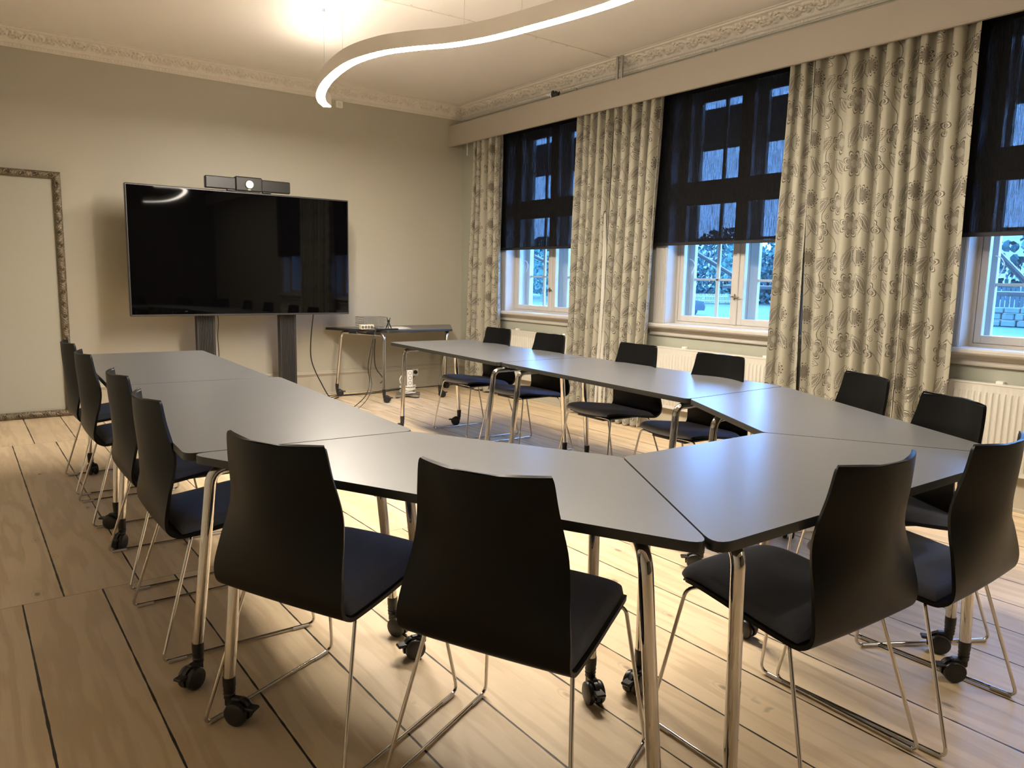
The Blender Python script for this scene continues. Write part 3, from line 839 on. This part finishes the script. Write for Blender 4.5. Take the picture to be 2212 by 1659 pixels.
# ------------------------------------------------------------------ television on stand
t = thing('television', (2.278, 7.34, .900), 'large switched-off television with thin grey bezel on a twin-column stand', 'television')
W2, TH_ = 1.031, 1.153
mb = MB().rbox(-W2, W2, .0, .050, 0, TH_, .006); obj('casing', mb, 'alu', t)
obj('screen', MB().box(-W2+.013, W2-.013, -.0015, .002, .018, TH_-.013), 'screen', t)
obj('rear_housing', MB().rbox(-.7, .7, .050, .085, .2, .9, .012), 'blackmat', t)
t = thing('television_stand', (2.278, 7.46, 0), 'black twin-column stand with ribbed posts and curved feet carrying the television', 'stand')
for s in (-1, 1):
    xc = -.375 if s < 0 else .412
    mb = MB(); prof = [(-.082,.045),(-.082,-.030)]
    for k in range(9):
        a = -.064+k*.0145; prof += [(a,-.030),(a+.003,-.036),(a+.009,-.036),(a+.012,-.030)]
    prof += [(.082,-.030),(.082,.045)]
    rings = [[(xc+p[0], p[1], z_) for p in prof] for z_ in (.09, 1.7)]
    mb.loft(rings); obj('column', mb, 'blackmat', t)
    # foot: tapering curved beam front to back
    rg = []
    for yy, zt, wd in ((-.50,.045,.030),(-.46,.062,.036),(-.30,.095,.042),(-.12,.125,.05),(0,.135,.055),(.12,.12,.05),(.25,.075,.04),(.29,.05,.03)):
        rg.append([(xc-wd,yy,.028),(xc+wd,yy,.028),(xc+wd,yy,zt-.012),(xc+wd*.7,yy,zt),(xc-wd*.7,yy,zt),(xc-wd,yy,zt-.012)])
    ft = obj('foot', MB().loft(rg), 'black', t, smooth=True)
    for yy in (-.44, .25): obj('wheel', MB().lathe((xc, yy, .016), [(.003,-.014),(.016,-.014),(.016,.014),(.003,.014)], 16, 'x'), 'black', ft)
obj('cross_beam', MB().rbox(-.38, .41, -.02, .03, 1.20, 1.30, .006), 'blackmat', t)
obj('cross_beam', MB().rbox(-.38, .41, -.02, .03, .10, .16, .006), 'blackmat', t)
# video bar
t = thing('video_bar', (2.312, 7.365, 2.056), 'black video conference bar with a round lens on top of the television', 'camera')
obj('speaker_bar', MB().rbox(-.395, .395, -.028, .030, .012, .122, .008), 'black', t)
obj('camera_housing', MB().rbox(-.130, .120, -.045, .034, .004, .136, .010), 'black', t)
mb = MB().lathe((-.005,-.045,.066), [(.004,-.012),(.030,-.012),(.038,-.006),(.038,.002),(.004,.002)], 24, 'y'); obj('lens', mb, 'lens', t, smooth=True)
mb = MB().lathe((-.005,-.046,.066), [(.0355,-.0125),(.039,-.009),(.040,-.004),(.036,-.002)], 28, 'y'); obj('lens_ring', mb, 'steel', t, smooth=True)
for xa in (-.20, .13): obj('rubber_foot', MB().rbox(xa,xa+.08,-.02,.02,0,.014,.002), 'black', t)
obj('status_mark', MB().box(-.018,.008,-.0460,-.0450,.016,.021), 'whplastic', t)

# big ornate frame leaning flat on the back wall
t = thing('ornate_frame', (.215, 7.73, 0), 'large silver ornate frame round a plain panel, standing on the floor at the left', 'frame')
fw = .062; hw = .60; fh = 2.13
def moulding(a, b, inward, extra):
    """rounded moulding from a to b (x,z) with beads and scroll bosses"""
    mb = MB(); a = Vector((a[0], 0, a[1])); b = Vector((b[0], 0, b[1])); L_ = (b-a).length; T = (b-a)/L_; I = Vector((inward[0], 0, inward[1]))
    n = int(L_/.004); P = []
    for i in range(n+1):
        u_ = L_*i/n; row = []
        for k in range(15):
            w_ = fw*k/14; ht = .030*math.sin(PI*min(1, max(0, (k+1)/16)))**.55
            m_ = (u_ % .105)/.105*2*PI
            q = (w_/fw-.5)
            el = math.hypot((m_-PI)/PI*1.5, q*2.2)
            ht += .005*math.cos(el*13)*max(0, 1.35-el) + .0022*math.sin(u_*260)*math.sin(w_*260)
            if k in (12, 13): ht += .003*math.sin(u_*2*PI/.014)
            mit = w_
            lo, hi = mit, L_-mit
            uu = lo+(hi-lo)*i/n
            p = a + T*uu + I*w_; row.append((p.x, -ht, p.z))
        P.append(row)
    mb.grid(P)
    k = int(L_/.105)
    for i in range(k+1):
        c_ = a + T*(.0525+i*.105) + I*fw*.5
        if .05 < (c_-a).length < L_-.05: mb.sphere((c_.x, -.034, c_.z), .0085, 5)
    return mb
mbt = MB()
for a, b, I in (((-hw,0),(hw,0),(0,1)), ((hw,0),(hw,fh),(-1,0)), ((hw,fh),(-hw,fh),(0,-1)), ((-hw,fh),(-hw,0),(1,0))):
    q = moulding(a, b, I, 0); mbt.add(q.v, q.f)
mbt.box(-hw, hw, 0, .02, 0, .02).box(-hw, hw, 0, .02, fh-.02, fh).box(-hw, -hw+.02, 0, .02, 0, fh).box(hw-.02, hw, 0, .02, 0, fh)
obj('moulding', mbt, 'gilt', t, smooth=True, angle=60)
obj('panel', MB().box(-hw+.04, hw-.04, .002, .018, .04, fh-.04), 'panel', t)

# ------------------------------------------------------------------ things on the side table and floor
t = thing('power_strip', (3.50, 7.30, .740), 'cream four-socket power strip standing on the side table', 'power strip')
obj('body', MB().rbox(-.09, .06, -.03, .03, 0, .050, .006), 'cream', t)
for k in range(4): obj('socket', MB().lathe((-.072+k*.034, -.030, .025), [(.004,-.003),(.013,-.003),(.015,0),(.004,.001)], 14, 'y'), 'socketgrey', t)
t = thing('wire_letter_tray', (3.62, 7.46, .740), 'grey wire mesh tray on the side table behind the power strip', 'tray')
mb = MB()
for k in range(5): z_ = .03+k*.022; mb.tube([(-.14,-.10,z_),(.14,-.10,z_),(.14,.10,z_),(-.14,.10,z_),(-.14,-.10,z_)], .0028, 5)
for k in range(15): mb.tube([(-.14+k*.02,-.10,.005),(-.14+k*.02,-.10,.118)], .0022, 4); mb.tube([(-.14+k*.02,.10,.005),(-.14+k*.02,.10,.118)], .0022, 4)
mb.box(-.14,.14,-.10,.10,0,.004); obj('mesh', mb, 'steel', t)
t = thing('mini_tripod', (3.70, 7.22, .740), 'small black folding tripod standing on the side table', 'tripod')
for a in (0, 2.1, 4.2): obj('leg', MB().tube([(.035*math.cos(a),.035*math.sin(a),.004),(0,0,.08)], [.006,.006], 8), 'black', t)
obj('head', MB().rbox(-.012,.012,-.012,.012,.075,.10,.003).tube([(-.012,0,.1),(-.02,0,.125)],.004,6).tube([(.012,0,.1),(.02,0,.122)],.004,6), 'black', t)
t = thing('tablet_computer', (3.64, 7.14, .740), 'flat black device lying on the side table', 'tablet')
obj('body', MB().rbox(-.12,.12,-.035,.035,0,.014,.004), 'black', t)
for k, (x_, y_, r_) in enumerate(((3.80,7.36,.2),(3.90,7.40,-.15))):
    mb = MB().box(-.105,.105,-.1485,.1485,0,.0012+.0004*k); o = tag(obj('paper_sheet', mb, 'paper'), 'white sheet of paper on the side table, ' + ('nearer the tray' if k == 0 else 'the one further right'), 'paper', 'papers on the side table')
    o.location = (x_, y_, .7402 + k*.0016); o.rotation_euler = (0, 0, r_)
def cable(name, pts, label, r=.0035, mat='black', n=8):
    return tag(obj(name, MB().tube(spline(pts, n), r, 7), mat, smooth=True), label, 'cable')
cable('television_cable', [(2.93,7.36,.93),(2.91,7.40,.60),(2.93,7.42,.40),(3.02,7.40,.18),(3.10,7.36,.03),(3.25,7.50,.006)], 'black cable hanging from the television bottom in a curve to the floor', .006)
cable('television_cable', [(2.005,7.41,.93),(2.012,7.42,.82),(2.002,7.42,.70),(2.010,7.43,.52),(2.0,7.44,.30),(2.0,7.46,.17)], 'thin black cable running down beside the left television post', .004)
cable('power_cable', [(3.52,7.26,.76),(3.46,7.03,.765),(3.42,7.0,.70),(3.38,6.99,.55),(3.35,6.99,.38),(3.36,6.98,.24),(3.30,6.93,.11),(3.16,6.85,.03),(3.0,6.72,.006),(2.85,6.6,.006)], 'black cable running from the power strip over the table edge down to the floor', .0045)
cable('power_cable', [(3.54,7.26,.76),(3.48,7.04,.768),(3.43,7.02,.70),(3.40,6.99,.52),(3.37,6.98,.33),(3.38,6.97,.20),(3.31,6.90,.09),(3.18,6.80,.02),(3.05,6.68,.006)], 'thinner black cable taped beside the main one below the table edge', .003)
cable('loose_cable', [(3.46,7.05,.66),(3.455,7.06,.50),(3.47,7.06,.36),(3.53,7.02,.25),(3.50,7.02,.20)], 'black cable loop dangling under the side table with a plug end', .006)
cable('floor_cable', [(3.10,7.55,.006),(3.24,7.66,.006),(3.45,7.62,.006),(3.75,7.66,.006),(4.0,7.74,.006),(4.2,7.755,.02),(4.315,7.765,.14)], 'black cable lying on the floor along the back wall to the wall socket', .004)
cable('floor_cable', [(3.12,7.50,.006),(3.30,7.58,.006),(3.60,7.56,.006),(3.85,7.62,.006),(4.1,7.70,.006),(4.6,7.74,.006),(4.9,7.74,.006)], 'second black cable on the floor in front of the back wall skirting', .004)
t = thing('wall_socket', (4.33, D-.016, .185), 'white wall socket with a black plug low on the back wall skirting', 'socket')
obj('cover_plate', MB().rbox(-.042,.042,-.012,0,-.045,.045,.004), 'whplastic', t)
obj('plug', MB().lathe((0,-.012,0), [(.004,-.035),(.014,-.032),(.022,-.014),(.024,0),(.004,.001)], 18, 'y'), 'black', t, smooth=True)
t = thing('socket_tower', (3.93, 7.22, 0), 'white upright socket tower wrapped with white cable on a grey star base on the floor', 'socket tower')
rg = []
pl = []
for k in range(40):
    a = 2*PI*k/40; rr = .10+.055*math.cos(4*a); pl.append((rr*math.cos(a+.3)*1.15, rr*math.sin(a+.3)))
obj('base', MB().prism(pl, .012, .034, ch=.002), 'steel', t)
for k in range(4):
    a = PI/2*k+.3; obj('rubber_foot', MB().lathe((.15*math.cos(a), .13*math.sin(a), 0), [(.004,0),(.022,0),(.022,.016),(.004,.018)], 12), 'black', t)
obj('tower', MB().rbox(-.045,.045,-.045,.045,.034,.300,.006), 'steel', t)
obj('socket_face', MB().rbox(-.034,.034,-.052,-.044,.045,.298,.003), 'whplastic', t)
obj('socket_face', MB().rbox(-.052,-.044,-.034,.034,.045,.298,.003), 'whplastic', t)
for k in range(4): obj('socket', MB().lathe((0,-.052,.265-k*.055), [(.003,.004),(.015,.004),(.018,-.002),(.021,-.001),(.021,.001),(.003,.003)], 16, 'y'), 'socketgrey', t)
pts = []
for k in range(140):
    a = k*.42; z_ = .05+.075*(.5-.5*math.cos(k*.11)); rr = .078+.010*math.sin(k*.9); pts.append((rr*math.cos(a), rr*math.sin(a), z_))
pts += [(-.10,-.02,.16),(-.11,-.02,.20),(-.09,-.02,.235),(-.075,-.01,.20)]
obj('cable_coil', MB().tube(pts, .0052, 6), 'whplastic', t, smooth=True)

# ------------------------------------------------------------------ outside
g = MB().box(WX+.02, 160, -120, 160, -1.0, -.9); struct('ground', g, 'grass')
# wooded hill behind
rr = random.Random(11); P = []
for i in range(40):
    row = []
    for j in range(14):
        y_ = -160+i*12; u_ = j/13
        h = 17*math.sin(PI*.5*u_)*(.75+.25*math.sin(i*.7)+.12*math.sin(i*2.3+j))+rr.uniform(-1,1)
        row.append((150+u_*90, y_, -1+h))
    P.append(row)
struct('hill', MB().grid(P), 'hill', smooth=True)
def blob_tree(x_, y_, h, r_, label, mat, seed, name='tree', lean=0):
    q = random.Random(seed); t = thing(name, (x_, y_, -.9), label, 'tree', 'trees outside the windows')
    mb = MB().tube(spline([(0,0,0),(.1,.05,h*.3),(-.1,0,h*.6),(0,.1,h*.85)], 4), [.22]*3+[.18]*4+[.12]*3+[.05]*3, 8)
    for k in range(5):
        a = q.uniform(0, 6.28); z_ = h*q.uniform(.35,.7); mb.tube([(0,0,z_),(math.cos(a)*r_*.5, math.sin(a)*r_*.5, z_+h*.15)], [.09,.03], 6)
    obj('trunk', mb, 'bark', t)
    mb = MB()
    for k in range(620):
        a = q.uniform(0, 2*PI); rad = r_*q.random()**.5; z_ = h*(.08+.92*q.random()); rad *= math.sin(PI*min(1, max(.14,(z_/h+.10)/1.12)))**.6
        s_ = q.uniform(.12,.32); c_ = Vector((rad*math.cos(a), rad*math.sin(a), z_))
        R_ = Euler((q.uniform(0,6),q.uniform(0,6),q.uniform(0,6))).to_matrix()
        vs = [tuple(c_ + R_ @ Vector(v_)*s_) for v_ in ((-1,-.4,0),(0,-.7,.3),(1,-.3,0),(.9,.5,.2),(0,.8,-.2),(-.9,.4,0))]
        mb.add(vs, [(0,1,2,3,4,5)])
    obj('crown', mb, mat, t)
TR = [(62,56,6.5,3.2,'leaf2'),(58,62,7,3.4,'leaf'),(66,50,6,3.2,'leaf2'),(72,58,8,3.8,'leaf'),(70,52,6.5,3.2,'leaf'),(75,66,8,4,'leaf2'),(68,46,5.5,3,'leaf'),(74,50,7.5,3.6,'leaf2'),
      (50,66,6.5,2.8,'leaf2'),(56,70,7,3,'leaf'),(48,58,5,2.2,'leaf2'),(52,74,7.5,3.2,'leaf'),(60,78,7,3.2,'leaf2'),
      (52,22,7,3.2,'leaf'),(54,17,6.5,3,'leaf'),(56,25,6,2.8,'leaf2'),(60,19,8,3.6,'leaf2'),(70,36,7,3.4,'leaf'),(72,42,6,3.2,'leaf2'),(80,62,9,4.4,'leaf'),(82,54,9,4.4,'leaf'),(84,46,9,4.4,'leaf')]
WN = ['middle window', 'far window', 'nearest window']
cnt = {}
for i, (x_, y_, h, r_, mt) in enumerate(TR):
    wn = 0 if y_/x_ > .62 and y_/x_ < 1.0 else (1 if y_/x_ >= 1.0 else 2)
    lb = ('dark leafy tree seen outside through the ' if mt == 'leaf' else 'pale leafy tree seen outside through the ') + WN[wn]
    blob_tree(x_, y_, h, r_, lb, mt, i)
# picket fence
ft = thing('picket_fence', (62, 49, -.9), 'white picket fence far outside the middle window', 'fence')
mb = MB(); a = Vector((56, 51.5, 0)); b = Vector((67, 48.3, 0)); n = 62
for i in range(n):
    p = a.lerp(b, i/n)-Vector((62,49,0)); mb.add([(p.x,p.y-.06,.08),(p.x,p.y+.06,.08),(p.x,p.y+.06,.95),(p.x,p.y,1.05),(p.x,p.y-.06,.95),(p.x+.03,p.y-.06,.08),(p.x+.03,p.y+.06,.08),(p.x+.03,p.y+.06,.95),(p.x+.03,p.y,1.05),(p.x+.03,p.y-.06,.95)],
        [(0,1,2,3,4),(5,6,7,8,9),(0,1,6,5),(1,2,7,6),(2,3,8,7),(3,4,9,8),(4,0,5,9)])
obj('pickets', mb, 'fence', ft)
p, q = a-Vector((62,49,0)), b-Vector((62,49,0))
for zz in (.3, .75): obj('rail', MB().tube([(p.x+.06,p.y,zz),(q.x+.06,q.y,zz)], .05, 4), 'fence', ft)
t = thing('hedge', (68, 50.5, -.9), 'dark hedge behind the white picket fence outside', 'hedge')
q = random.Random(21); mb = MB()
for k in range(900):
    u_ = q.uniform(-12, 12); c_ = Vector((u_*.94+q.uniform(-.5,.5), -u_*.34+q.uniform(-.6,.6), q.uniform(.1, 1.7))); s_ = q.uniform(.15,.38)
    R_ = Euler((q.uniform(0,6),q.uniform(0,6),q.uniform(0,6))).to_matrix()
    mb.add([tuple(c_ + R_ @ Vector(v_)*s_) for v_ in ((-1,-.4,0),(0,-.7,.3),(1,-.3,0),(.9,.5,.2),(0,.8,-.2),(-.9,.4,0))], [(0,1,2,3,4,5)])
obj('foliage', mb, 'leaf', t)
# parked car
t = thing('car', (38.6, 34.4, -.9), 'dark car parked outside, seen through the left pane of the middle window', 'car', rz=math.radians(-50))
prof = [(-2.1,.35),(-2.1,.75),(-1.6,.92),(-1.0,1.0),(-.45,1.38),(.6,1.42),(1.3,1.05),(2.0,.95),(2.15,.6),(2.1,.35)]
rings = []
for yy, k in ((-.82,.9),(-.78,1),(.78,1),(.82,.9)): rings.append([(p_[0]*(.98 if k < 1 else 1), yy*(1 if p_[1] < 1.05 else .82), p_[1]*k+(1-k)*.4) for p_ in prof])
obj('body', MB().loft(rings), 'carpaint', t, smooth=True)
for a_ in (-1.3, 1.35):
    for b_ in (-.80, .62): obj('wheel', MB().lathe((a_, b_, .32), [(.05,0),(.30,0),(.32,.04),(.32,.16),(.30,.18),(.05,.18)], 20, 'y'), 'black', t)
# stone wall and boards outside the nearest window
t = thing('stone_wall', (48.3, 18.2, -.9), 'low dry-stone wall outside the nearest window', 'wall')
q = random.Random(5); mb = MB()
for k in range(3):
    y_ = -4
    while y_ < 6:
        w_ = q.uniform(.5,1.1); mb.rbox(q.uniform(-.1,.05), .6, y_, y_+w_-.05, k*.38+.02, k*.38+q.uniform(.33,.40), .05); y_ += w_
obj('stones', mb, 'stone', t)
t = thing('board_fence', (49.6, 18.2, -.9), 'tall dark board fence behind the stone wall outside the nearest window', 'fence')
mb = MB()
for k in range(44): mb.box(0, .03, -4+k*.25, -4+k*.25+.20, .9, 2.25)
obj('boards', mb, 'darkfence', t)
t = thing('house', (92, 47.5, -.9), 'pale house far outside between the trees', 'house', rz=.5)
obj('walls', MB().box(-4,4,-4,4,0,3.2), 'housepaint', t)
obj('roof', MB().loft([[(-4.4,-4.4,3.1),(4.4,-4.4,3.1),(0,-4.4,5.6)],[(-4.4,4.4,3.1),(4.4,4.4,3.1),(0,4.4,5.6)]]), 'darkfence', t)
# drop-arm awnings outside each window
AW = ['far', 'middle', 'nearest']
for i, c in enumerate(WC):
    t = thing('awning', (WX+.0005, c, 2.5), 'dark outdoor awning with slanting arms fixed outside the %s window' % AW[i], 'awning', 'awnings outside the windows')
    rings = []
    obj('folded_fabric', MB().rbox(.20, .29, -1.06, 1.06, -.018, .327, .008), 'awning', t)
    for s in (-1, 1): obj('wall_bracket', MB().rbox(0, .22, s*.74-.015, s*.74+.015, .05, .10, .004), 'steel', t)
    for s in (-1, 1): obj('arm', MB().tube([(.02, s*.66, -.94),(.85, s*.66, -1.235)], .020, 8), 'awnarm', t)
    obj('front_bar', MB().tube([(.85,-1.0,-1.235),(.85,1.0,-1.235)]  , .018, 8), 'awnarm', t)

# ------------------------------------------------------------------ world, camera
wd = bpy.data.worlds.new('sky'); SC.world = wd; wd.use_nodes = True; nt = wd.node_tree; nt.nodes.clear()
o_ = nt.nodes.new('ShaderNodeOutputWorld'); bg = nt.nodes.new('ShaderNodeBackground')
bg.inputs[0].default_value = (.20, .42, 1.0, 1); bg.inputs[1].default_value = 12.5
nt.links.new(bg.outputs[0], o_.inputs[0])
cam = bpy.data.cameras.new('camera'); co = bpy.data.objects.new('camera', cam); COL.objects.link(co)
r0 = Vector((.8053482, -.59245551, .02026681)); r1 = Vector((-.06637555, -.12409461, -.99004788)); r2 = Vector((.58907432, .79598806, -.13926393))
Mx = Matrix(((r0.x, -r1.x, -r2.x, 0), (r0.y, -r1.y, -r2.y, 0), (r0.z, -r1.z, -r2.z, H), (0,0,0,1)))
co.matrix_world = Mx; cam.sensor_fit = 'HORIZONTAL'; cam.sensor_width = 36; cam.lens = 36*1629.9/2212; cam.clip_end = 600; cam.clip_start = .05
SC.camera = co
SC.view_settings.view_transform = 'Standard'; SC.view_settings.look = 'None'; SC.view_settings.gamma = 1
SC.view_settings.use_curve_mapping = False; SC.view_settings.exposure = 1.0
